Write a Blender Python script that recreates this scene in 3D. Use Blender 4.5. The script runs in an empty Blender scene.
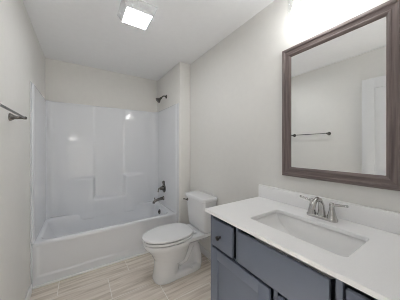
import bpy, bmesh, math
from mathutils import Vector, Matrix
C = bpy.context.scene.collection
S = bpy.context.scene

# ------------------------------------------------------------------ camera, world, exposure
cam = bpy.data.objects.new('camera', bpy.data.cameras.new('camera'))
C.objects.link(cam)
cam.location = (0, 0, 1.326)
cam.rotation_euler = (math.radians(90), 0, math.radians(-33.214))
cam.data.sensor_width = 36
cam.data.lens = 182.871 / 400 * 36
cam.data.shift_y = -2.531 / 400
cam.data.clip_start = 0.01
S.camera = cam
S.view_settings.view_transform = 'Standard'
S.view_settings.look = 'None'
S.view_settings.gamma = 1
S.view_settings.use_curve_mapping = False
S.view_settings.exposure = 0.06
S.cycles.filter_width = 1.0
S.cycles.max_bounces = 14
S.cycles.diffuse_bounces = 8
S.cycles.glossy_bounces = 6
S.cycles.transparent_max_bounces = 16

world = bpy.data.worlds.new('world')
S.world = world
world.use_nodes = True
world.node_tree.nodes['Background'].inputs[0].default_value = (1, 0.98, 0.95, 1)
world.node_tree.nodes['Background'].inputs[1].default_value = 0.3

CEIL_LAMP = 43.0        # emission of the ceiling diffuser
HALL_W = 54.0          # added fill lamp in the hall
HALL_SPREAD = 80
BULB_E, HALL_E = 31.0, 3.0

# ------------------------------------------------------------------ dimensions
XL, XA, XR = -0.381, 1.121, 1.286       # left wall, alcove's right face, right wall
YB, YW, YT = 3.077, 2.207, 2.293        # back wall, alcove wing end, tub front
HC, HS, HT = 2.489, 1.93, 0.419         # ceiling, surround top, tub rim
HV = 0.91                               # counter top


# ------------------------------------------------------------------ materials
def srgb(r, g, b):
    def f(c):
        c /= 255
        return c / 12.92 if c <= 0.04045 else ((c + 0.055) / 1.055) ** 2.4
    return (f(r), f(g), f(b), 1)


def mat(name, col, rough=0.5, metal=0.0, noise=0.0, scale=20.0, bump=0.0, bscale=200.0, spec=0.5, coat=0.0):
    m = bpy.data.materials.new(name)
    m.use_nodes = True
    nt = m.node_tree
    p = nt.nodes['Principled BSDF']
    p.inputs['Roughness'].default_value = rough
    p.inputs['Metallic'].default_value = metal
    p.inputs['Specular IOR Level'].default_value = spec
    p.inputs['Coat Weight'].default_value = coat
    tc = nt.nodes.new('ShaderNodeTexCoord')
    n = nt.nodes.new('ShaderNodeTexNoise')
    n.inputs['Scale'].default_value = scale
    n.inputs['Detail'].default_value = 5
    nt.links.new(tc.outputs['Object'], n.inputs['Vector'])
    r = nt.nodes.new('ShaderNodeValToRGB')
    r.color_ramp.elements[0].position = 0.3
    r.color_ramp.elements[1].position = 0.7
    r.color_ramp.elements[0].color = tuple(c * (1 - noise) for c in col[:3]) + (1,)
    r.color_ramp.elements[1].color = tuple(min(1, c * (1 + noise)) for c in col[:3]) + (1,)
    nt.links.new(n.outputs['Fac'], r.inputs[0])
    nt.links.new(r.outputs[0], p.inputs['Base Color'])
    if bump:
        n2 = nt.nodes.new('ShaderNodeTexNoise')
        n2.inputs['Scale'].default_value = bscale
        nt.links.new(tc.outputs['Object'], n2.inputs['Vector'])
        b = nt.nodes.new('ShaderNodeBump')
        b.inputs['Strength'].default_value = bump
        b.inputs['Distance'].default_value = 0.002
        nt.links.new(n2.outputs['Fac'], b.inputs['Height'])
        nt.links.new(b.outputs[0], p.inputs['Normal'])
    return m


def emit(name, col, strength):
    m = bpy.data.materials.new(name)
    m.use_nodes = True
    p = m.node_tree.nodes['Principled BSDF']
    p.inputs['Base Color'].default_value = (0.9, 0.9, 0.9, 1)
    p.inputs['Emission Color'].default_value = col
    p.inputs['Emission Strength'].default_value = strength
    return m


def clear_glass(name, tint=(0.97, 0.98, 0.98, 1), rough=0.02):
    m = bpy.data.materials.new(name)
    m.use_nodes = True
    nt = m.node_tree
    out = nt.nodes['Material Output']
    nt.nodes.remove(nt.nodes['Principled BSDF'])
    t = nt.nodes.new('ShaderNodeBsdfTransparent')
    t.inputs[0].default_value = tint
    g = nt.nodes.new('ShaderNodeBsdfGlossy')
    g.inputs['Roughness'].default_value = rough
    mx = nt.nodes.new('ShaderNodeMixShader')
    lw = nt.nodes.new('ShaderNodeLayerWeight')
    lw.inputs[0].default_value = 0.5
    nt.links.new(math_node(nt, 'MULTIPLY_ADD', math_node(nt, 'POWER', lw.outputs['Facing'], 4.0), 0.7, 0.04), mx.inputs[0])
    nt.links.new(t.outputs[0], mx.inputs[1])
    nt.links.new(g.outputs[0], mx.inputs[2])
    nt.links.new(mx.outputs[0], out.inputs[0])
    return m


def frosted_glass(name):
    m = bpy.data.materials.new(name)
    m.use_nodes = True
    nt = m.node_tree
    out = nt.nodes['Material Output']
    nt.nodes.remove(nt.nodes['Principled BSDF'])
    d = nt.nodes.new('ShaderNodeBsdfDiffuse')
    d.inputs[0].default_value = (0.78, 0.79, 0.8, 1)
    t = nt.nodes.new('ShaderNodeBsdfTranslucent')
    t.inputs[0].default_value = (0.8, 0.8, 0.81, 1)
    c = nt.nodes.new('ShaderNodeBsdfTransparent')
    c.inputs[0].default_value = (0.9, 0.9, 0.92, 1)
    tc = nt.nodes.new('ShaderNodeTexCoord')
    v = nt.nodes.new('ShaderNodeTexVoronoi')
    v.inputs['Scale'].default_value = 45
    nt.links.new(tc.outputs['Object'], v.inputs['Vector'])
    b = nt.nodes.new('ShaderNodeBump')
    b.inputs['Strength'].default_value = 1.0
    b.inputs['Distance'].default_value = 0.012
    nt.links.new(v.outputs['Distance'], b.inputs['Height'])
    nt.links.new(b.outputs[0], d.inputs['Normal'])
    m1 = nt.nodes.new('ShaderNodeMixShader')
    m1.inputs[0].default_value = 0.08
    m2 = nt.nodes.new('ShaderNodeMixShader')
    m2.inputs[0].default_value = 0.2
    nt.links.new(d.outputs[0], m1.inputs[1])
    nt.links.new(t.outputs[0], m1.inputs[2])
    nt.links.new(m1.outputs[0], m2.inputs[1])
    nt.links.new(c.outputs[0], m2.inputs[2])
    nt.links.new(m2.outputs[0], out.inputs[0])
    return m


def math_node(nt, op, a, b=None, c=None):
    n = nt.nodes.new('ShaderNodeMath')
    n.operation = op
    for i, v in enumerate((a, b, c)):
        if v is None:
            continue
        if isinstance(v, (int, float)):
            n.inputs[i].default_value = v
        else:
            nt.links.new(v, n.inputs[i])
    return n.outputs[0]


def floor_material():
    """12 x 24 inch wood-look porcelain tiles, third offset, pale grout."""
    m = bpy.data.materials.new('wood_look_tile')
    m.use_nodes = True
    nt = m.node_tree
    L = nt.links
    p = nt.nodes['Principled BSDF']
    tc = nt.nodes.new('ShaderNodeTexCoord')
    sp = nt.nodes.new('ShaderNodeSeparateXYZ')
    L.new(tc.outputs['Object'], sp.inputs[0])
    W, H, GX, GY = 0.612, 0.305, 0.005, 0.004
    v = math_node(nt, 'DIVIDE', math_node(nt, 'SUBTRACT', 2.063 + 3 * H, sp.outputs['Y']), H)
    row = math_node(nt, 'FLOOR', v)
    u = math_node(nt, 'DIVIDE', math_node(nt, 'ADD', sp.outputs['X'], 0.173 + 20 * W - W * 2 / 3 * 2), W)
    u = math_node(nt, 'SUBTRACT', u, math_node(nt, 'MULTIPLY', math_node(nt, 'SUBTRACT', row, 4), 2 / 3))
    col = math_node(nt, 'FLOOR', u)
    fu = math_node(nt, 'FRACT', u)
    fv = math_node(nt, 'FRACT', v)
    du = math_node(nt, 'MULTIPLY', math_node(nt, 'MINIMUM', fu, math_node(nt, 'SUBTRACT', 1.0, fu)), W)
    dv = math_node(nt, 'MULTIPLY', math_node(nt, 'MINIMUM', fv, math_node(nt, 'SUBTRACT', 1.0, fv)), H)
    gx = math_node(nt, 'LESS_THAN', du, GX / 2)
    gy = math_node(nt, 'LESS_THAN', dv, GY / 2)
    grout = math_node(nt, 'MAXIMUM', gx, gy)
    # a number per tile
    tid = math_node(nt, 'ADD', math_node(nt, 'MULTIPLY', row, 7.31), math_node(nt, 'MULTIPLY', col, 3.77))
    cv = nt.nodes.new('ShaderNodeCombineXYZ')
    L.new(math_node(nt, 'ADD', math_node(nt, 'MULTIPLY', sp.outputs['X'], 1.3), tid), cv.inputs[0])
    L.new(math_node(nt, 'ADD', math_node(nt, 'MULTIPLY', sp.outputs['Y'], 17.0), tid), cv.inputs[1])
    n = nt.nodes.new('ShaderNodeTexNoise')
    n.inputs['Scale'].default_value = 1.6
    n.inputs['Detail'].default_value = 6
    n.inputs['Roughness'].default_value = 0.6
    n.inputs['Distortion'].default_value = 0.7
    L.new(cv.outputs[0], n.inputs['Vector'])
    r = nt.nodes.new('ShaderNodeValToRGB')
    e = r.color_ramp.elements
    e[0].position, e[0].color = 0.30, srgb(*FLOOR_D)
    e[1].position, e[1].color = 0.72, srgb(*FLOOR_L)
    k = e.new(0.5)
    k.color = srgb(*FLOOR_M)
    L.new(n.outputs['Fac'], r.inputs[0])
    mx = nt.nodes.new('ShaderNodeMix')
    mx.data_type = 'RGBA'
    L.new(grout, mx.inputs[0])
    L.new(r.outputs[0], mx.inputs[6])
    mx.inputs[7].default_value = srgb(*GROUT)
    L.new(mx.outputs[2], p.inputs['Base Color'])
    p.inputs['Roughness'].default_value = 0.42
    b = nt.nodes.new('ShaderNodeBump')
    b.inputs['Strength'].default_value = 0.5
    b.inputs['Distance'].default_value = 0.001
    L.new(math_node(nt, 'SUBTRACT', 1.0, grout), b.inputs['Height'])
    L.new(b.outputs[0], p.inputs['Normal'])
    return m


def wood_material(name, axis, dark, light):
    m = bpy.data.materials.new(name)
    m.use_nodes = True
    nt = m.node_tree
    p = nt.nodes['Principled BSDF']
    tc = nt.nodes.new('ShaderNodeTexCoord')
    mp = nt.nodes.new('ShaderNodeMapping')
    sc = [90, 90, 90]
    sc[axis] = 4
    mp.inputs['Scale'].default_value = sc
    nt.links.new(tc.outputs['Object'], mp.inputs[0])
    n = nt.nodes.new('ShaderNodeTexNoise')
    n.inputs['Scale'].default_value = 1.0
    n.inputs['Detail'].default_value = 4
    nt.links.new(mp.outputs[0], n.inputs['Vector'])
    r = nt.nodes.new('ShaderNodeValToRGB')
    r.color_ramp.elements[0].position = 0.3
    r.color_ramp.elements[1].position = 0.7
    r.color_ramp.elements[0].color = dark
    r.color_ramp.elements[1].color = light
    nt.links.new(n.outputs['Fac'], r.inputs[0])
    nt.links.new(r.outputs[0], p.inputs['Base Color'])
    p.inputs['Roughness'].default_value = 0.45
    return m


FLOOR_D, FLOOR_M, FLOOR_L, GROUT = (186, 174, 161), (219, 209, 198), (240, 233, 224), (243, 240, 235)
M = {
    'wall': mat('wall_paint', srgb(226, 225, 222), 0.7, noise=0.01, bump=0.08, bscale=260),
    'ceiling': mat('ceiling_paint', srgb(239, 240, 242), 0.85, noise=0.01, bump=0.1, bscale=180),
    'trim': mat('white_trim_paint', srgb(228, 229, 230), 0.35, noise=0.01),
    'acrylic': mat('white_acrylic', srgb(228, 230, 234), 0.09, noise=0.004, scale=4),
    'ceramic': mat('white_ceramic', srgb(226, 227, 229), 0.12, noise=0.004, scale=4),
    'plastic': mat('white_seat_plastic', srgb(226, 227, 229), 0.25, noise=0.004, scale=4),
    'quartz': mat('white_speckled_quartz', srgb(240, 240, 241), 0.3, noise=0.022, scale=260),
    'sink': mat('white_sink_ceramic', srgb(240, 240, 240), 0.16, noise=0.004, scale=4),
    'cabinet': mat('slate_blue_cabinet_paint', srgb(104, 111, 126), 0.45, noise=0.03, scale=8),
    'nickel': mat('brushed_nickel', srgb(200, 199, 197), 0.18, 1.0, noise=0.05, scale=60),
    'dark_nickel': mat('dark_brushed_nickel', srgb(118, 115, 112), 0.25, 1.0, noise=0.05, scale=60),
    'black_metal': mat('dark_knob_metal', srgb(84, 82, 82), 0.35, 1.0, noise=0.05, scale=60),
    'door': mat('white_door_paint', srgb(214, 215, 217), 0.4, noise=0.008),
    'caulk': mat('white_caulk', srgb(248, 248, 248), 0.5, noise=0.01),
    'bowl_water': mat('bowl_water', srgb(205, 212, 216), 0.02),
    'wood_v': wood_material('grey_brown_wood_upright', 2, srgb(88, 77, 75), srgb(128, 114, 111)),
    'wood_h': wood_material('grey_brown_wood_level', 1, srgb(88, 77, 75), srgb(128, 114, 111)),
    'mirror': mat('mirror_silver', (0.93, 0.94, 0.94, 1), 0.0, 1.0),
    'glass': clear_glass('clear_glass'),
    'diffuser': emit('lit_diffuser', (0.97, 0.985, 1, 1), CEIL_LAMP),
    'bulb': emit('lit_bulb', (1, 0.99, 0.975, 1), BULB_E),
    'lamp_glass': frosted_glass('frosted_lamp_glass'),
    'hall_fill_dome': emit('hall_fill_diffuser', (1, 0.99, 0.97, 1), HALL_E),
    'floor': floor_material(),
    'hall_wall': mat('greige_hall_paint', srgb(172, 168, 161), 0.8, noise=0.01),
    'sconce': emit('lit_sconce', (1, 0.97, 0.93, 1), 14.0),
    'bounce_carpet': mat('pale_bounce_carpet', srgb(225, 220, 212), 0.95, noise=0.06, scale=300, bump=0.4, bscale=400),
    'dark': mat('dark_void', srgb(40, 40, 42), 0.8),
}


# ------------------------------------------------------------------ mesh helpers
class MB:
    """collects shapes, in world coordinates, for one mesh"""

    def __init__(self):
        self.bm = bmesh.new()

    def box(self, a, b, bevel=0.0, seg=2):
        x0, y0, z0 = (min(p, q) for p, q in zip(a, b))
        x1, y1, z1 = (max(p, q) for p, q in zip(a, b))
        t = bmesh.new()
        vs = [t.verts.new((x, y, z)) for x in (x0, x1) for y in (y0, y1) for z in (z0, z1)]
        for f in ((0, 1, 3, 2), (4, 6, 7, 5), (0, 4, 5, 1), (2, 3, 7, 6), (0, 2, 6, 4), (1, 5, 7, 3)):
            t.faces.new([vs[i] for i in f])
        if bevel:
            bmesh.ops.bevel(t, geom=list(t.edges), offset=bevel, segments=seg, affect='EDGES', profile=0.5)
        return self._merge(t)

    def _merge(self, t):
        me = bpy.data.meshes.new('t')
        t.to_mesh(me)
        t.free()
        self.bm.from_mesh(me)
        bpy.data.meshes.remove(me)
        return self

    def loft(self, loops, cap0=True, cap1=True, closed=True):
        t = bmesh.new()
        rows = [[t.verts.new(p) for p in lp] for lp in loops]
        n = len(rows[0])
        for a, b in zip(rows, rows[1:]):
            for i in range(n if closed else n - 1):
                j = (i + 1) % n
                try:
                    t.faces.new((a[i], a[j], b[j], b[i]))
                except ValueError:
                    pass
        if cap0:
            t.faces.new(list(reversed(rows[0])))
        if cap1:
            t.faces.new(rows[-1])
        return self._merge(t)

    def lathe(self, prof, origin, axis=(0, 0, 1), n=32, cap0=True, cap1=True):
        """prof: [(radius, height along axis)]"""
        q = Vector((0, 0, 1)).rotation_difference(Vector(axis).normalized())
        o = Vector(origin)
        loops = []
        for r, h in prof:
            loops.append([o + q @ Vector((r * math.cos(k * 2 * math.pi / n), r * math.sin(k * 2 * math.pi / n), h)) for k in range(n)])
        return self.loft(loops, cap0, cap1)

    def tube(self, pts, rad, n=16):
        pts = [Vector(p) for p in pts]
        if isinstance(rad, (int, float)):
            rad = [rad] * len(pts)
        loops = []
        up = Vector((0, 0, 1))
        d0 = (pts[1] - pts[0]).normalized()
        if abs(d0.dot(up)) > 0.9:
            up = Vector((0, 1, 0))
        side = d0.cross(up).normalized()
        for i, p in enumerate(pts):
            d = (pts[min(i + 1, len(pts) - 1)] - pts[max(i - 1, 0)]).normalized()
            side = (side - d * side.dot(d)).normalized()
            nn = d.cross(side).normalized()
            loops.append([p + (side * math.cos(k * 2 * math.pi / n) + nn * math.sin(k * 2 * math.pi / n)) * rad[i] for k in range(n)])
        return self.loft(loops)

    def grid(self, rows):
        return self.loft(rows, False, False, closed=False)

    def build(self, name, m, parent=None, smooth=True, auto=35, recalc=True, origin=None):
        bm = self.bm
        bmesh.ops.remove_doubles(bm, verts=list(bm.verts), dist=1e-5)
        if recalc:
            bmesh.ops.recalc_face_normals(bm, faces=list(bm.faces))
        off = Vector((0, 0, 0))
        if parent is not None:
            off = world_loc(parent)
        elif origin is not None:
            off = Vector(origin)
        me = bpy.data.meshes.new(name)
        for v in bm.verts:
            v.co -= off
        if smooth:
            lim = math.radians(auto)
            for f in bm.faces:
                f.smooth = True
            for e in bm.edges:
                if len(e.link_faces) == 2 and e.calc_face_angle(0) > lim:
                    e.smooth = False
        bm.to_mesh(me)
        bm.free()
        me.materials.append(M[m] if isinstance(m, str) else m)
        o = bpy.data.objects.new(name, me)
        C.objects.link(o)
        if parent is not None:
            o.parent = parent
        elif origin is not None:
            o.location = origin
        return o


def world_loc(o):
    v = Vector((0, 0, 0))
    while o is not None:
        v += Vector(o.location)
        o = o.parent
    return v


def thing(name, label, cat, loc=(0, 0, 0), group=None):
    o = bpy.data.objects.new(name, None)
    C.objects.link(o)
    o.location = loc
    o.empty_display_size = 0.05
    o['label'] = label
    o['category'] = cat
    if group:
        o['group'] = group
    return o


def struct(o):
    o['kind'] = 'structure'
    return o


def rrect(x0, x1, y0, y1, r, z, n=8):
    """rounded rectangle loop, counter-clockwise"""
    pts = []
    for cx, cy, a0 in ((x1 - r, y1 - r, 0), (x0 + r, y1 - r, 90), (x0 + r, y0 + r, 180), (x1 - r, y0 + r, 270)):
        for k in range(n + 1):
            a = math.radians(a0 + 90 * k / n)
            pts.append((cx + r * math.cos(a), cy + r * math.sin(a), z))
    return pts


def sstep(a, b, x):
    t = max(0.0, min(1.0, (x - a) / (b - a)))
    return t * t * (3 - 2 * t)


# ------------------------------------------------------------------ room shell
HALL_Y = -1.35
T = 0.12
struct(MB().box((XL - T, -T * 0.5, -0.1), (XR + T, YB + T, 0)).build('floor', 'floor', smooth=False))
struct(MB().box((-1.6, HALL_Y - T, -0.1), (XR + T, -T * 0.5, 0)).build('floor_hall', 'bounce_carpet', smooth=False))  # unseen hall floor, made pale to bounce light up through the doorway
struct(MB().box((-1.6, HALL_Y - T, HC), (XR + T, YB + T, HC + 0.1)).build('ceiling', 'ceiling', smooth=False))
struct(MB().box((XL - T, 0, 0), (XL, YB + T, HC)).build('wall_left', 'wall', smooth=False))
struct(MB().box((XL, YB, 0), (XR + T, YB + T, HC)).build('wall_back', 'wall', smooth=False))
struct(MB().box((XR, -T, 0), (XR + T, YB, HC)).build('wall_right', 'wall', smooth=False))
struct(MB().box((XA, YW, 0), (XR, YB, HC), 0.012, 3).build('wall_wing', 'wall'))
# entry wall with the doorway in which the photograph was taken
DX0, DX1, DH = -0.325, 0.475, 2.15
w = MB()
w.box((-1.6, -T, 0), (DX0, 0, HC))
w.box((DX1, -T, 0), (XR, 0, HC))
w.box((DX0, -T, DH), (DX1, 0, HC))
struct(w.build('wall_entry', 'wall', smooth=False))
w = MB()
w.box((-1.6 - T, HALL_Y - T, 0), (XR + T, HALL_Y, HC))
w.box((-1.6 - T, HALL_Y, 0), (-1.6, 0, HC))
w.box((XR, HALL_Y, 0), (XR + T, -T, HC))
struct(w.build('wall_hall', 'hall_wall', smooth=False))
# door jamb and casing
w = MB()
w.box((DX0 - 0.001, -T - 0.01, 0), (DX0 + 0.018, 0.008, DH - 0.019))
w.box((DX1 - 0.018, -T - 0.01, 0), (DX1 - 0.001, 0.008, DH - 0.019))
w.box((DX0, -T - 0.01, DH - 0.018), (DX1 - 0.001, 0.008, DH - 0.001))
w.box((DX1, 0.0085, 0), (DX1 + 0.06, 0.016, DH - 0.0005), 0.003)
w.box((DX0 - 0.05, 0.0085, DH + 0.0005), (DX1 + 0.06, 0.016, DH + 0.06), 0.003)
w.box((DX1 - 0.0005, 0.0, 0), (DX1 + 0.058, 0.009, DH + 0.058))
w.box((DX0 - 0.048, 0.0, DH - 0.0005), (DX1 - 0.0015, 0.009, DH + 0.058))
struct(w.build('trim_1', 'trim', smooth=False))


def baseboard(name, a, b):
    """a, b: plan corners of a board 85 mm high"""
    x0, x1 = sorted((a[0], b[0]))
    y0, y1 = sorted((a[1], b[1]))
    return struct(MB().box((x0, y0, 0), (x1, y1, 0.085), 0.004, 2).build(name, 'trim'))


baseboard('baseboard_left', (XL, 0.0), (XL + 0.013, 2.232))
baseboard('baseboard_right', (XR - 0.013, 1.003), (XR, YW - 0.0))
baseboard('baseboard_wing', (XA + 0.013, YW - 0.013), (XR - 0.014, YW))

# ------------------------------------------------------------------ open door lying along the left wall (seen in the mirror)
door_x0, door_x1 = -0.315, -0.28
DY0, DY1, DZ1 = 0.015, 0.775, 2.13
dm = MB()
st, tr = 0.115, 0.12
holes = [(0.10, 0.93), (1.05, DZ1 - tr)]
dm.box((door_x0, DY0, 0.012), (door_x1, DY0 + st, DZ1), 0.002)
dm.box((door_x0, DY1 - st, 0.012), (door_x1, DY1, DZ1), 0.002)
for z0, z1 in ((0.012, 0.22), (0.92, 1.05), (DZ1 - tr, DZ1)):
    dm.box((door_x0, DY0 + st - 0.003, z0), (door_x1, DY1 - st + 0.003, z1), 0.002)
door = struct(dm.build('door_1', 'door', origin=(-0.3, DY0, 0.0)))
for z0, z1 in ((0.22, 0.92), (1.05, DZ1 - tr)):
    pm = MB()
    a, b = DY0 + st, DY1 - st
    for s, xx in ((1, door_x1), (-1, door_x0)):
        loops = []
        for ins, dep in ((-0.002, 0.009), (0.012, 0.009), (0.03, 0.003), (0.06, 0.003)):
            x = xx - s * dep
            loops.append([(x, a + ins, z0 + ins), (x, b - ins, z0 + ins), (x, b - ins, z1 - ins), (x, a + ins, z1 - ins)])
        pm.loft(loops, False, True)
    pm.build('panel', 'door', door)
for zz in (0.25, 1.05, 1.9):
    MB().lathe([(0.006, -0.045), (0.006, 0.045)], (-0.277, DY0 - 0.003, zz), n=12).build('hinge', 'nickel', door)
kn = MB()
for s, xx in ((1, door_x1), (-1, door_x0)):
    prof = [(0.026, 0), (0.026, 0.004), (0.011, 0.008), (0.010, 0.02), (0.02, 0.026), (0.026, 0.034), (0.024, 0.043), (0.012, 0.048)]
    kn.lathe(prof if s > 0 else [(r, min(h, 0.046)) for r, h in prof], (xx, DY1 - 0.065, 0.96), (s, 0, 0), 24)
kn.build('door_knob', 'dark_nickel', door)

# ------------------------------------------------------------------ bathtub
TX0, TX1, TY1 = XL + 0.003, XA - 0.003, YB - 0.01
tub = thing('bathtub', 'glossy white one piece bathtub and surround with moulded soap ledges in the alcove', 'bathtub', ((TX0 + TX1) / 2, YT, 0))
t = MB()
bx0, bx1, by0, by1 = TX0 + 0.055, TX1 - 0.085, YT + 0.072, TY1 - 0.089
L_ = [
    rrect(TX0, TX1, YT + 0.020, TY1, 0.004, 0.02),
    rrect(TX0, TX1, YT + 0.020, TY1, 0.004, HT - 0.035),
    rrect(TX0, TX1, YT, TY1, 0.006, HT - 0.034),
    rrect(TX0, TX1, YT, TY1, 0.006, HT - 0.014),
    rrect(TX0 + 0.002, TX1 - 0.002, YT + 0.004, TY1 - 0.002, 0.008, HT - 0.005),
    rrect(TX0 + 0.006, TX1 - 0.006, YT + 0.013, TY1 - 0.006, 0.01, HT),
    rrect(bx0 - 0.022, bx1 + 0.022, by0 - 0.022, by1 + 0.022, 0.11, HT - 0.001),
    rrect(bx0 - 0.008, bx1 + 0.008, by0 - 0.008, by1 + 0.008, 0.10, HT - 0.006),
    rrect(bx0, bx1, by0, by1, 0.10, HT - 0.02),
    rrect(bx0 + 0.02, bx1 - 0.008, by0 + 0.01, by1 - 0.01, 0.10, HT - 0.08),
    rrect(bx0 + 0.09, bx1 - 0.03, by0 + 0.03, by1 - 0.03, 0.11, HT - 0.22),
    rrect(bx0 + 0.14, bx1 - 0.05, by0 + 0.05, by1 - 0.05, 0.12, 0.125),
    rrect(bx0 + 0.18, bx1 - 0.08, by0 + 0.08, by1 - 0.08, 0.11, 0.10),
    rrect(bx0 + 0.25, bx1 - 0.14, by0 + 0.14, by1 - 0.14, 0.09, 0.095),
]
t.loft(L_, True, True)
t.build('basin', 'acrylic', tub, auto=50)
# apron: height field with a shallow recessed field
ap = MB()
rows = []
nx, nz = 120, 60
for k in range(nz + 1):
    z = 0.004 + (HT - 0.036 - 0.004) * k / nz
    r = []
    for i in range(nx + 1):
        x = TX0 + (TX1 - TX0) * i / nx
        ins = min(sstep(TX0 + 0.03, TX0 + 0.055, x), sstep(TX1 - 0.03, TX1 - 0.055, x), sstep(0.085, 0.108, z))
        y = YT + 0.003 + 0.007 * ins
        r.append((x, y, z))
    rows.append(r)
rows.insert(0, [(x, YT + 0.019, z) for x, y, z in rows[0]])
rows.append([(x, YT + 0.019, z) for x, y, z in rows[-1]])
ap.grid(rows)
ap.build('apron', 'acrylic', tub, auto=60)
for xx in (XL + 0.0012, XA - 0.0052):
    MB().box((xx, 2.236, 0.001), (xx + 0.004, YT + 0.03, HT), 0.001).build('side_flange', 'acrylic', tub)
ofl = MB()
ox = bx1 - 0.012
ofl.lathe([(0.036, 0), (0.036, 0.006), (0.031, 0.012), (0.012, 0.014)], (ox + 0.003, 2.70, 0.335), (-1, 0, 0.14), 32)
ofl.box((ox - 0.022, 2.692, 0.325), (ox - 0.008, 2.708, 0.35), 0.003)
ofl.build('overflow_plate', 'dark_nickel', tub)
MB().lathe([(0.034, 0), (0.034, 0.003), (0.02, 0.006), (0.02, 0.012), (0.008, 0.014)], (bx1 - 0.24, 2.70, 0.094), n=28).build('drain', 'dark_nickel', tub)
# bead of caulk along the apron's foot
struct(MB().box((TX0, YT - 0.018, 0), (TX1, YT + 0.003, 0.02), 0.009).build('trim_2', 'caulk'))

# ------------------------------------------------------------------ tub surround
SX0, SX1, SY0, SY1 = XL + 0.018, XA - 0.018, 2.236, YB - 0.022
RC = 0.075
XM = (SX0 + SX1) / 2
path = []          # (x, y, nx, ny)
n1 = 90
for k in range(n1 + 1):
    path.append((SX0, SY0 + (SY1 - RC - SY0) * k / n1, 1, 0))
for k in range(1, 16):
    a = math.pi - k / 16 * math.pi / 2
    path.append((SX0 + RC + RC * math.cos(a), SY1 - RC + RC * math.sin(a), -math.cos(a), -math.sin(a)))
iL = n1 + 8
nb = 260
for k in range(nb + 1):
    path.append((SX0 + RC + (SX1 - SX0 - 2 * RC) * k / nb, SY1, 0, -1))
for k in range(1, 16):
    a = math.pi / 2 - k / 16 * math.pi / 2
    path.append((SX1 - RC + RC * math.cos(a), SY1 - RC + RC * math.sin(a), -math.cos(a), -math.sin(a)))
iR = len(path) - 8
for k in range(n1 + 1):
    path.append((SX1, SY1 - RC + (SY0 - SY1 + RC) * k / n1, -1, 0))


def protrude(x, y, ny, z):
    p = 0.0
    if ny < -0.99:
        d = abs(x - XM)
        lo = sstep(0.85, 0.45, z)                   # lower down the bulge reaches further out
        q = max(0.0, min(1.0, (0.56 + 0.07 * lo - d) / (0.34 - 0.02 * lo)))
        bulge = 0.080 * (0.55 * q + 0.45 * q * q * (3 - 2 * q))
        chan = sstep(0.182, 0.228, d)               # 0 in the middle channel, 1 on the pedestals
        p += 0.007 * sstep(0.180, 0.222, d) * sstep(0.62, 0.50, d)
        side = bulge * sstep(0.928, 0.878, z)
        mid = bulge * sstep(0.625, 0.577, z)
        p += side * chan + mid * (1 - chan)
        if z < HT:
            p += min(1, q * 1.4) * (0.125 * (HT - z) - 0.6 * max(0, HT - 0.07 - z))
    # flat front flange
    e = y - SY0
    if abs(ny) < 0.01:
        p -= 0.0135 * sstep(0.066, 0.052, e)
    # rolled top
    p -= 0.006 * sstep(HS - 0.012, HS, z)
    return max(p, -0.0145)


for nm, i0, i1 in (('left_panel', 0, iL), ('back_panel', iL, iR), ('right_panel', iR, len(path) - 1)):
    s = MB()
    rows = []
    zb = HT - 0.11 if nm == 'back_panel' else HT + 0.0004    # the back runs down into the basin
    for z in [zb + (HS - zb) * k / 160 for k in range(161)]:
        row = []
        for (x, y, nx_, ny_) in path[i0:i1 + 1]:
            p = protrude(x, y, ny_, z)
            row.append((x + nx_ * p, y + ny_ * p, z))
        if i0 == 0:
            row.insert(0, (XL + 0.001, SY0, z))
        if i1 == len(path) - 1:
            row.append((XA - 0.001, SY0, z))
        rows.append(row)
    top = []
    for (x, y, nx_, ny_) in path[i0:i1 + 1]:
        o = 0.0205 if abs(ny_) > 0.99 else 0.0165
        if abs(nx_) > 0.99 and y - SY0 < 0.05:
            o = 0.0165
        top.append((x - nx_ * o, y - ny_ * o, HS))
    if i0 == 0:
        top.insert(0, (XL + 0.001, SY0, HS))
    if i1 == len(path) - 1:
        top.append((XA - 0.001, SY0, HS))
    rows.append(top)
    s.grid(rows)
    s.build(nm, 'acrylic', tub, auto=70)

# ------------------------------------------------------------------ shower fittings on the right end wall
sh = thing('shower', 'dark nickel shower head on a bent arm above the surround', 'shower head', (XA, 2.665, 2.115))
MB().lathe([(0.030, 0), (0.030, 0.004), (0.022, 0.012), (0.012, 0.015)], (XA, 2.665, 2.115), (-1, 0, 0), 28).build('flange', 'dark_nickel', sh)
arm = [(XA - 0.004, 2.665, 2.115), (XA - 0.03, 2.665, 2.120), (XA - 0.05, 2.665, 2.117), (XA - 0.066, 2.665, 2.106), (XA - 0.082, 2.665, 2.086)]
MB().tube(arm, 0.0095).build('arm', 'dark_nickel', sh)
hd = Vector((-0.72, 0.08, -0.62)).normalized()
MB().lathe([(0.012, -0.004), (0.016, 0.004), (0.016, 0.016), (0.014, 0.022), (0.022, 0.034), (0.04, 0.062), (0.043, 0.07), (0.043, 0.078), (0.038, 0.081)],
           Vector(arm[-1]), hd, 32).build('spray_head', 'dark_nickel', sh)

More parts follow.
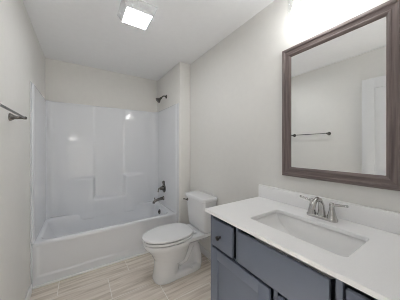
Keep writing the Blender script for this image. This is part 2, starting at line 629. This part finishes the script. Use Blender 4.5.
vy, vz = 2.715, 0.69
sxf = SX1
va = thing('shower_valve', 'dark nickel shower valve with a lever on a round plate', 'shower valve', (sxf, vy, vz))
MB().lathe([(0.070, 0), (0.070, 0.004), (0.062, 0.010), (0.036, 0.014)], (sxf, vy, vz), (-1, 0, 0), 40).build('escutcheon', 'dark_nickel', va)
MB().lathe([(0.034, 0.010), (0.032, 0.03), (0.026, 0.05), (0.024, 0.062), (0.012, 0.068)], (sxf, vy, vz), (-1, 0, 0), 32).build('valve_hub', 'dark_nickel', va)
lv = MB()
lv.tube([(sxf - 0.060, vy, vz + 0.004), (sxf - 0.082, vy + 0.003, vz), (sxf - 0.092, vy + 0.005, vz - 0.022), (sxf - 0.096, vy + 0.007, vz - 0.055)],
        [0.014, 0.012, 0.009, 0.010])
lv.build('lever', 'dark_nickel', va)
MB().lathe([(0.030, 0), (0.029, 0.014), (0.022, 0.024), (0.012, 0.03)], (sxf, vy - 0.0, vz + 0.085), (-1, 0, 0), 28).build('diverter_knob', 'dark_nickel', va)

sy_, sz_ = 2.735, 0.525
sp = thing('tub_spout', 'dark nickel tub spout curving out over the tub end', 'tub spout', (sxf, sy_, sz_))
MB().lathe([(0.034, 0), (0.034, 0.005), (0.028, 0.014), (0.022, 0.018)], (sxf, sy_, sz_), (-1, 0, 0), 28).build('flange', 'dark_nickel', sp)
MB().tube([(sxf - 0.006, sy_, sz_), (sxf - 0.05, sy_, sz_ - 0.002), (sxf - 0.10, sy_, sz_ - 0.010), (sxf - 0.14, sy_, sz_ - 0.022), (sxf - 0.158, sy_, sz_ - 0.040), (sxf - 0.16, sy_, sz_ - 0.056)],
          [0.024, 0.0225, 0.020, 0.020, 0.021, 0.020], 20).build('spout_body', 'dark_nickel', sp)
MB().lathe([(0.005, 0), (0.005, 0.022), (0.008, 0.026), (0.008, 0.036), (0.004, 0.038)], (sxf - 0.145, sy_, sz_ - 0.008), n=16).build('diverter_pin', 'dark_nickel', sp)

# ------------------------------------------------------------------ toilet
TYC = 1.775
toi = thing('toilet', 'white two piece elongated toilet with closed lid against the right wall', 'toilet', (XR, TYC, 0))


def tp(u, v, z):
    return (XR - u, TYC + v, z)


def egg(uc, af, ab, hw, z, n=56, pf=2.0, pb=2.4):
    pts = []
    for k in range(n):
        a = 2 * math.pi * k / n
        c, s = math.cos(a), math.sin(a)
        e = pf if c >= 0 else pb
        du = (af if c >= 0 else ab) * math.copysign(abs(c) ** (2 / e), c)
        dv = hw * math.copysign(abs(s) ** (2 / e), s)
        pts.append(tp(uc + du, dv, z))
    return pts


bw = MB()
# bowl, flaring to the rim
bw.loft([egg(0.50, 0.150, 0.17, 0.105, 0.15), egg(0.50, 0.165, 0.19, 0.120, 0.20), egg(0.50, 0.195, 0.20, 0.142, 0.26), egg(0.50, 0.235, 0.215, 0.165, 0.31),
         egg(0.50, 0.262, 0.225, 0.178, 0.338), egg(0.50, 0.274, 0.23, 0.183, 0.36), egg(0.50, 0.276, 0.23, 0.184, 0.376), egg(0.50, 0.270, 0.225, 0.179, 0.386)])
# front pedestal
bw.loft([egg(0.53, 0.148, 0.13, 0.122, 0.0, pf=2.6, pb=2.6), egg(0.53, 0.148, 0.13, 0.122, 0.02, pf=2.6, pb=2.6), egg(0.53, 0.142, 0.11, 0.114, 0.05, pf=2.5, pb=2.5), egg(0.525, 0.140, 0.11, 0.108, 0.12, pf=2.4, pb=2.4),
         egg(0.52, 0.145, 0.11, 0.112, 0.20, pf=2.2, pb=2.2), egg(0.505, 0.18, 0.17, 0.13, 0.26), egg(0.50, 0.21, 0.18, 0.14, 0.30)])
# foot running back to the wall
bw.loft([egg(0.36, 0.24, 0.22, 0.120, 0.0, pf=3.2, pb=3.2), egg(0.36, 0.24, 0.22, 0.120, 0.035, pf=3.2, pb=3.2), egg(0.36, 0.235, 0.21, 0.112, 0.055, pf=3.2, pb=3.2), egg(0.36, 0.23, 0.20, 0.095, 0.065, pf=3, pb=3)])
# web behind the pedestal
bw.loft([[tp(u, v, z) for u, v in ((0.48, 0.055), (0.20, 0.05), (0.18, 0.045), (0.18, -0.045), (0.20, -0.05), (0.48, -0.055))] for z in (0.03, 0.36)])
# trapway bulging out at the sides
for s in (-1, 1):
    bw.tube([tp(0.45, s * 0.035, 0.16), tp(0.40, s * 0.040, 0.12), tp(0.350, s * 0.044, 0.14), tp(0.315, s * 0.046, 0.205), tp(0.28, s * 0.046, 0.275), tp(0.24, s * 0.046, 0.290), tp(0.205, s * 0.046, 0.24), tp(0.185, s * 0.046, 0.14), tp(0.185, s * 0.046, 0.04)],
            [0.036, 0.038, 0.040, 0.041, 0.041, 0.041, 0.042, 0.043, 0.046], 18)
# deck that carries the tank
dk = []
for z, a, hw_, u1 in ((0.285, 0.07, 0.07, 0.30), (0.325, 0.045, 0.115, 0.36), (0.352, 0.035, 0.155, 0.40), (0.366, 0.03, 0.168, 0.42), (0.388, 0.03, 0.170, 0.42), (0.396, 0.034, 0.165, 0.415)):
    dk.append([tp(*q) for q in rrect(a, u1, -hw_, hw_, 0.035, z, 5)])
bw.loft(dk)
bowl = bw.build('bowl', 'ceramic', toi, auto=180)
rm = bowl.modifiers.new('remesh', 'REMESH')
rm.mode = 'VOXEL'
rm.voxel_size = 0.005
rm.use_smooth_shade = True
smo = bowl.modifiers.new('smooth', 'SMOOTH')
smo.factor = 0.5
smo.iterations = 5
for s in (-1, 1):
    MB().lathe([(0.014, 0), (0.014, 0.008), (0.010, 0.016), (0.004, 0.019)], tp(0.30, s * 0.105, 0.052), n=20).build('bolt_cap', 'plastic', bowl)


def slab(prof, hole=None):
    """prof: [(inset, z)] from bottom to top, egg outline"""
    return [egg(0.505, 0.280 - i, 0.245 - i, 0.188 - i, z, pb=2.7) for i, z in prof]


se = MB()
se.loft(slab([(0.058, 0.388), (0.054, 0.3965), (0.004, 0.397), (0.0005, 0.400), (0.0005, 0.414), (0.004, 0.419), (0.06, 0.4195)]))
se.build('seat', 'plastic', toi)
li = MB()
li.loft(slab([(0.062, 0.4200), (0.058, 0.429), (0.003, 0.4295), (-0.001, 0.433), (0.0, 0.443), (0.006, 0.449), (0.025, 0.453), (0.09, 0.456), (0.15, 0.457)]))
lid = li.build('seat_lid', 'plastic', toi)
for s in (-1, 1):
    h = MB()
    h.lathe([(0.013, -0.03), (0.016, -0.024), (0.016, 0.024), (0.013, 0.03)], tp(0.252, s * 0.075, 0.415), (0, 1, 0), 20)
    h.build('seat_hinge', 'plastic', toi)

tk = MB()
tl = []
for z, u0, u1, hw_, r in ((0.398, 0.045, 0.155, 0.150, 0.03), (0.405, 0.03, 0.175, 0.170, 0.035), (0.43, 0.022, 0.186, 0.178, 0.035), (0.56, 0.020, 0.195, 0.188, 0.035), (0.738, 0.018, 0.203, 0.197, 0.035)):
    tl.append([tp(*q) for q in rrect(u0, u1, -hw_, hw_, r, z, 6)])
tk.loft(tl)
tk.build('tank', 'ceramic', toi)
tlid = MB()
tl = []
for z, i in ((0.7385, 0.004), (0.741, 0.0), (0.762, 0.0), (0.772, 0.004), (0.778, 0.013), (0.780, 0.03)):
    tl.append([tp(*q) for q in rrect(0.010 + i * 0.6, 0.218 - i, -0.208 + i, 0.208 - i, 0.04 - i * 0.5, z, 7)])
tlid.loft(tl)
tlid.build('tank_lid', 'ceramic', toi)
fl = MB()
fl.lathe([(0.016, 0), (0.016, 0.006), (0.009, 0.010), (0.008, 0.02)], tp(0.201, 0.155, 0.702), (-1, 0, 0), 20)
fl.tube([tp(0.217, 0.150, 0.702), tp(0.220, 0.180, 0.700), tp(0.221, 0.215, 0.696)], [0.007, 0.007, 0.009], 12)
fl.build('flush_lever', 'dark_nickel', toi)

# ------------------------------------------------------------------ vanity
VX0, VY0, VY1 = 0.745, 0.012, 1.003      # face frame plane, cabinet ends
FX = 0.727                               # front plane of doors and drawers
van = thing('vanity_cabinet', 'slate blue shaker vanity cabinet under the white counter by the right wall', 'vanity cabinet', ((VX0 + XR) / 2, (VY0 + VY1) / 2, 0))
c = MB()
ZT = HV - 0.0205
c.box((VX0, VY1 - 0.018, 0.0), (XR - 0.001, VY1, ZT), 0.001)
c.box((VX0, VY0, 0.0), (XR - 0.001, VY0 + 0.018, ZT), 0.001)
c.box((VX0 + 0.02, VY0 + 0.018, 0.10), (XR - 0.004, VY1 - 0.018, 0.118))
c.box((XR - 0.010, VY0 + 0.018, 0.118), (XR - 0.003, VY1 - 0.018, ZT))
c.box((VX0 + 0.07, VY0 + 0.018, 0.0), (VX0 + 0.085, VY1 - 0.018, 0.10))
c.build('carcass', 'cabinet', van)
ff = MB()                                 # face frame
S1, S2 = 0.751, 0.264                     # centres of the two upper stiles
MIDY = (VY0 + VY1) / 2
for y0, y1, z0, z1 in ((VY1 - 0.027, VY1 - 0.0005, 0.10, ZT), (VY0 + 0.0005, VY0 + 0.027, 0.10, ZT), (S1 - 0.010, S1 + 0.010, 0.676, ZT), (S2 - 0.010, S2 + 0.010, 0.676, ZT), (MIDY - 0.010, MIDY + 0.010, 0.10, 0.676)):
    ff.box((VX0 - 0.001, y0, z0), (VX0 + 0.019, y1, z1))
for z0, z1 in ((0.677, 0.685), (0.10, 0.15)):
    ff.box((VX0 - 0.0004, VY0 + 0.001, z0), (VX0 + 0.0185, VY1 - 0.001, z1))
ff.build('face_frame', 'cabinet', van)


def slab_front(name, y0, y1, z0, z1):
    b = MB()
    b.box((FX, y0, z0), (VX0 - 0.0015, y1, z1), 0.0025, 2)
    return b.build(name, 'cabinet', van)


def shaker_front(name, y0, y1, z0, z1, st=0.062):
    b = MB()
    b.box((FX, y0, z0), (VX0 - 0.0015, y0 + st, z1), 0.0015)
    b.box((FX, y1 - st, z0), (VX0 - 0.0015, y1, z1), 0.0015)
    b.box((FX, y0 + st - 0.001, z0), (VX0 - 0.0015, y1 - st + 0.001, z0 + st), 0.0015)
    b.box((FX, y0 + st - 0.001, z1 - st), (VX0 - 0.0015, y1 - st + 0.001, z1), 0.0015)
    o = b.build(name, 'cabinet', van)
    MB().box((FX + 0.010, y0 + st - 0.004, z0 + st - 0.004), (VX0 - 0.003, y1 - st + 0.004, z1 - st + 0.004)).build('door_panel', 'cabinet', o)
    return o


def knob(parent, y, z):
    MB().lathe([(0.008, 0), (0.006, 0.006), (0.0055, 0.014), (0.012, 0.019), (0.0145, 0.024), (0.013, 0.029), (0.006, 0.031)],
               (FX - 0.0005, y, z), (-1, 0, 0), 24).build('knob', 'black_metal', parent)


ZD0, ZD1 = 0.689, 0.862
d = slab_front('drawer', 0.776, 0.972, ZD0, ZD1)
knob(d, 0.880, 0.768)
slab_front('false_front', 0.288, 0.728, ZD0, ZD1)
d = slab_front('drawer', 0.043, 0.240, ZD0, ZD1)
knob(d, 0.140, 0.768)
d = shaker_front('cabinet_door', 0.530, 0.972, 0.125, 0.673)
knob(d, 0.561, 0.59)
d = shaker_front('cabinet_door', 0.043, 0.484, 0.125, 0.673)
knob(d, 0.453, 0.59)

# counter with an oblong cut-out and a splash along the wall
CX0, CX1, CY0, CY1 = 0.713, XR - 0.001, 0.002, 1.027
KX0, KX1, KY0, KY1 = 0.838, 1.112, 0.274, 0.746
ct = thing('countertop', 'white quartz countertop with backsplash and oblong sink opening', 'countertop', ((CX0 + CX1) / 2, (CY0 + CY1) / 2, HV - 0.02))


def outer_loop(z, i=0.0):
    """same vertex count and start direction as rrect(), projected on the rectangle"""
    pts = []
    x0, x1, y0, y1 = CX0 + i, CX1 - i, CY0 + i, CY1 - i
    for x, y, _ in rrect(KX0, KX1, KY0, KY1, 0.022, z, 6):
        cx, cy = (KX0 + KX1) / 2, (KY0 + KY1) / 2
        pts.append((x, y))
    res = []
    n = 7
    for q, (ex, ey) in enumerate(((x1, y1), (x0, y1), (x0, y0), (x1, y0))):
        for k in range(n):
            f = k / (n - 1)
            # spread points round the corner
            sx = {0: (1, 0), 1: (0, 1), 2: (-1, 0), 3: (0, -1)}[q]
            ix, iy = pts[q * n + k]
            if q == 0:
                p = (x1, iy + (y1 - iy) * min(1, 2 * f)) if f <= 0.5 else (x1 + (ix - x1) * (2 * f - 1), y1)
            elif q == 1:
                p = (ix + (x0 - ix) * min(1, 2 * f), y1) if f <= 0.5 else (x0, y1 + (iy - y1) * (2 * f - 1))
            elif q == 2:
                p = (x0, iy + (y0 - iy) * min(1, 2 * f)) if f <= 0.5 else (x0 + (ix - x0) * (2 * f - 1), y0)
            else:
                p = (ix + (x1 - ix) * min(1, 2 * f), y0) if f <= 0.5 else (x1, y0 + (iy - y0) * (2 * f - 1))
            res.append((p[0], p[1], z))
    return res


def hole(z, g=0.0):
    return rrect(KX0 - g, KX1 + g, KY0 - g, KY1 + g, 0.022 + g, z, 6)


ZB = HV - 0.02
cm = MB()
cm.loft([hole(ZB), outer_loop(ZB), outer_loop(HV - 0.002), outer_loop(HV, 0.002), hole(HV, 0.003), hole(HV - 0.003, 0.0), hole(ZB)], False, False)
cm.build('slab', 'quartz', ct, auto=30)
MB().box((XR - 0.021, CY0, HV + 0.0002), (XR - 0.001, CY1, 1.012), 0.002).build('backsplash', 'quartz', ct)

# basin: a trough with upright front and back and a floor curving up to both ends
sk = thing('sink', 'white oblong undermount sink basin set into the countertop', 'sink', ((KX0 + KX1) / 2, (KY0 + KY1) / 2, ZB - 0.13))
sm = MB()
rows = []
NX, NY = 90, 90
gx0, gx1, gy0, gy1 = KX0 - 0.006, KX1 + 0.006, KY0 - 0.006, KY1 + 0.006
DEP = 0.14
for i in range(NX + 1):
    r = []
    a = i / NX
    for j in range(NY + 1):
        b = j / NY
        x = gx0 + (gx1 - gx0) * a
        tt = abs(2 * b - 1)
        prof = max(0.0, 1 - tt ** 2.0) ** 0.62
        ex = min(a, 1 - a) * (gx1 - gx0)
        wall = min(1.0, ex / 0.010)
        wall = math.sqrt(max(0.0, 1 - (1 - wall) ** 2))
        y = gy0 + (gy1 - gy0) * b
        r.append((x, y, ZB - 0.0008 - DEP * prof * wall))
    rows.append(r)
sm.grid(rows)
sob = sm.build('basin', 'sink', sk, auto=75)
so = sob.modifiers.new('solid', 'SOLIDIFY')
so.thickness = 0.008
so.offset = -1
MB().lathe([(0.024, 0), (0.024, 0.003), (0.016, 0.005), (0.014, 0.009), (0.006, 0.010)], ((KX0 + KX1) / 2, (KY0 + KY1) / 2, ZB - 0.0008 - DEP), n=28).build('drain', 'nickel', sk)

# ------------------------------------------------------------------ faucet
FY, FXC = 0.512, 1.195
fa = thing('faucet', 'brushed nickel two handle faucet standing on the counter behind the sink', 'faucet', (FXC, FY, HV))
b = MB()
b.loft([[(FXC + dx, FY + dy, z) for dx, dy, z in lp] for lp in (
    [(x, y, HV + 0.0004) for x, y, _ in rrect(-0.028, 0.028, -0.082, 0.082, 0.027, 0)],
    [(x, y, HV + 0.010) for x, y, _ in rrect(-0.028, 0.028, -0.082, 0.082, 0.027, 0)],
    [(x, y, HV + 0.016) for x, y, _ in rrect(-0.024, 0.024, -0.078, 0.078, 0.023, 0)])])
b.build('base_plate', 'nickel', fa)
for s in (1, -1):
    hy = FY + s * 0.0535
    hb = MB()
    hb.lathe([(0.025, 0.014), (0.0235, 0.022), (0.0175, 0.045), (0.013, 0.068), (0.0115, 0.078), (0.013, 0.082), (0.013, 0.094), (0.009, 0.100), (0.004, 0.102)], (FXC, hy, HV), n=28)
    hd_ = hb.build('handle', 'nickel', fa)
    lm = MB()
    lm.tube([(FXC, hy + s * 0.010, HV + 0.092), (FXC + 0.002, hy + s * 0.035, HV + 0.095), (FXC + 0.003, hy + s * 0.062, HV + 0.098), (FXC + 0.003, hy + s * 0.074, HV + 0.099)], [0.007, 0.006, 0.0055, 0.007], 14)
    lm.build('lever', 'nickel', hd_)
spm = MB()
spm.tube([(FXC + 0.004, FY, HV + 0.014), (FXC + 0.003, FY, HV + 0.045), (FXC - 0.003, FY, HV + 0.080), (FXC - 0.020, FY, HV + 0.108), (FXC - 0.050, FY, HV + 0.119), (FXC - 0.080, FY, HV + 0.110), (FXC - 0.098, FY, HV + 0.088), (FXC - 0.102, FY, HV + 0.070)],
         [0.023, 0.018, 0.0145, 0.013, 0.0125, 0.012, 0.012, 0.0115], 22)
spm.build('spout', 'nickel', fa)
MB().lathe([(0.003, 0), (0.003, 0.05), (0.007, 0.054), (0.007, 0.062), (0.003, 0.064)], (FXC + 0.022, FY, HV + 0.012), n=12).build('lift_rod', 'nickel', fa)

# ------------------------------------------------------------------ framed mirror
MY0, MY1, MZ0, MZ1 = 0.187, 0.812, 1.118, 2.047
FW = 0.067
mi = thing('wall_mirror', 'rectangular mirror in a wide grey brown wooden frame above the counter', 'mirror', (XR, (MY0 + MY1) / 2, (MZ0 + MZ1) / 2))
PROF = [(0.0, 0.001), (0.0, 0.018), (0.004, 0.024), (0.012, 0.026), (0.022, 0.025), (0.026, 0.021), (0.045, 0.019), (0.050, 0.021), (0.055, 0.020), (0.062, 0.014), (FW, 0.011), (FW, 0.001)]


def frame_side(p, q, inward):
    """p, q: outer corners (y, z) in order; mitred moulding between them"""
    (py, pz), (qy, qz) = p, q
    L = []
    dy, dz = qy - py, qz - pz
    ln = math.hypot(dy, dz)
    dy, dz = dy / ln, dz / ln
    loops = []
    for e, sg in ((p, 1), (q, -1)):
        loops.append([(XR - dep, e[0] + inward[0] * i + sg * dy * i, e[1] + inward[1] * i + sg * dz * i) for i, dep in PROF])
    return loops


for (p, q, inw, wm) in (((MY1, MZ0), (MY1, MZ1), (-1, 0), 'wood_v'), ((MY0, MZ0), (MY0, MZ1), (1, 0), 'wood_v'),
                        ((MY0, MZ1), (MY1, MZ1), (0, -1), 'wood_h'), ((MY0, MZ0), (MY1, MZ0), (0, 1), 'wood_h')):
    f = MB()
    f.loft(frame_side(p, q, inw))
    f.build('frame_rail', wm, mi, smooth=True, auto=20)
g = MB()
g.box((XR - 0.0095, MY0 + FW - 0.004, MZ0 + FW - 0.004), (XR - 0.004, MY1 - FW + 0.004, MZ1 - FW + 0.004))
g.build('mirror_glass', 'mirror', mi, smooth=False)

# ------------------------------------------------------------------ vanity light above the mirror
LX, LZ = XR - 0.126, 2.36
vl = thing('vanity_light', 'brushed nickel vanity light with clear glass shades on the wall above the mirror', 'wall light', (XR, 0.51, LZ))
MB().box((XR - 0.022, 0.41, LZ - 0.06), (XR - 0.0005, 0.61, LZ + 0.06), 0.005).build('backplate', 'nickel', vl)
MB().box((LX - 0.011, 0.34, LZ - 0.011), (LX + 0.011, 0.68, LZ + 0.011), 0.003).build('bar', 'nickel', vl)
MB().box((LX, 0.495, LZ - 0.009), (XR - 0.018, 0.525, LZ + 0.009), 0.002).build('bracket', 'nickel', vl)
for yy in (0.64, 0.51, 0.38):
    MB().lathe([(0.012, 0), (0.024, -0.008), (0.026, -0.02), (0.026, -0.072), (0.020, -0.076)], (LX, yy, LZ - 0.010), n=28).build('socket', 'nickel', vl)
    gl = MB()
    gl.lathe([(0.024, -0.040), (0.046, -0.042), (0.053, -0.050), (0.053, -0.222), (0.054, -0.225)], (LX, yy, LZ), n=40, cap0=False, cap1=False)
    gl.build('glass_shade', 'glass', vl)
    MB().lathe([(0.013, -0.084), (0.014, -0.105), (0.022, -0.125), (0.030, -0.150), (0.030, -0.165), (0.024, -0.183), (0.010, -0.193), (0.002, -0.194)], (LX, yy, LZ), n=24).build('bulb', 'bulb', vl)

# ------------------------------------------------------------------ ceiling light
cl = thing('ceiling_light', 'square glass ceiling light glowing in the middle of the ceiling', 'ceiling light', (0.405, 1.598, HC))
cx_, cy_ = 0.405, 1.598
fr = MB()
loops = []
for hw, z in ((0.135, HC - 0.0005), (0.135, HC - 0.012), (0.128, HC - 0.02), (0.105, HC - 0.069), (0.100, HC - 0.071), (0.098, HC - 0.066)):
    loops.append([(cx_ + sx * hw, cy_ + sy * hw, z) for sx, sy in ((-1, -1), (1, -1), (1, 1), (-1, 1))])
fr.loft(loops, True, False)
fr.build('glass_frame', 'lamp_glass', cl, smooth=False)
MB().box((cx_ - 0.098, cy_ - 0.098, HC - 0.070), (cx_ + 0.098, cy_ + 0.098, HC - 0.067)).build('diffuser', 'diffuser', cl, smooth=False)
MB().box((cx_ - 0.097, cy_ - 0.097, HC - 0.0665), (cx_ + 0.097, cy_ + 0.097, HC - 0.0005), 0.002).build('housing', 'trim', cl, smooth=False)

# ------------------------------------------------------------------ towel bar on the left wall
BY0, BY1, BZ, BO = 1.160, 1.655, 1.522, 0.073
tb = thing('towel_bar', 'dark nickel towel bar fixed to the left wall', 'towel bar', (XL, (BY0 + BY1) / 2, BZ))
MB().tube([(XL + BO, BY0 - 0.012, BZ), (XL + BO, BY1 + 0.012, BZ)], 0.0065, 16).build('rod', 'dark_nickel', tb)
for yy in (BY0, BY1):
    p = MB().lathe([(0.025, 0.0003), (0.025, 0.005), (0.021, 0.012), (0.013, 0.024), (0.0095, 0.045), (0.0085, 0.062), (0.0105, 0.066), (0.0105, 0.080), (0.006, 0.083)], (XL, yy, BZ), (1, 0, 0), 28)
    p.build('post', 'dark_nickel', tb)

# ------------------------------------------------------------------ fill lamp added in the unseen hall to brighten the bathroom
hl = thing('hall_fill_light', 'added round white fill lamp on the hall ceiling outside the doorway', 'ceiling light', (0.1, -0.72, HC))
MB().lathe([(0.17, -0.0005), (0.17, -0.03), (0.16, -0.035)], (0.1, -0.72, HC), n=40).build('fill_lamp_base', 'trim', hl)
MB().lathe([(0.155, -0.034), (0.15, -0.055), (0.11, -0.08), (0.05, -0.092), (0.005, -0.095)], (0.1, -0.72, HC), n=40).build('fill_lamp_dome', 'hall_fill_dome', hl)
ld = bpy.data.lights.new('hall_fill', 'AREA')
ld.shape = 'DISK'
ld.size = 0.3
ld.spread = math.radians(HALL_SPREAD)
ld.energy = HALL_W
ld.color = (0.97, 0.985, 1)
lo = bpy.data.objects.new('hall_fill', ld)
C.objects.link(lo)
lo.parent = hl
lo.location = (0, 0, -0.11)

sc_ = thing('hall_wall_lamp', 'small half round glass lamp on the hall wall facing the doorway', 'wall light', (-0.20, HALL_Y, 1.61))
MB().box((-0.235, HALL_Y + 0.0005, 1.54), (-0.165, HALL_Y + 0.02, 1.66), 0.004).build('backplate', 'nickel', sc_)
MB().lathe([(0.02, -0.05), (0.045, -0.04), (0.06, 0.0), (0.07, 0.06), (0.066, 0.06), (0.05, 0.0)], (-0.20, HALL_Y + 0.092, 1.61), n=32, cap1=False).build('shade', 'sconce', sc_)
MB().tube([(-0.20, HALL_Y + 0.018, 1.585), (-0.20, HALL_Y + 0.05, 1.58), (-0.20, HALL_Y + 0.06, 1.59)], 0.008, 12).build('arm', 'nickel', sc_)
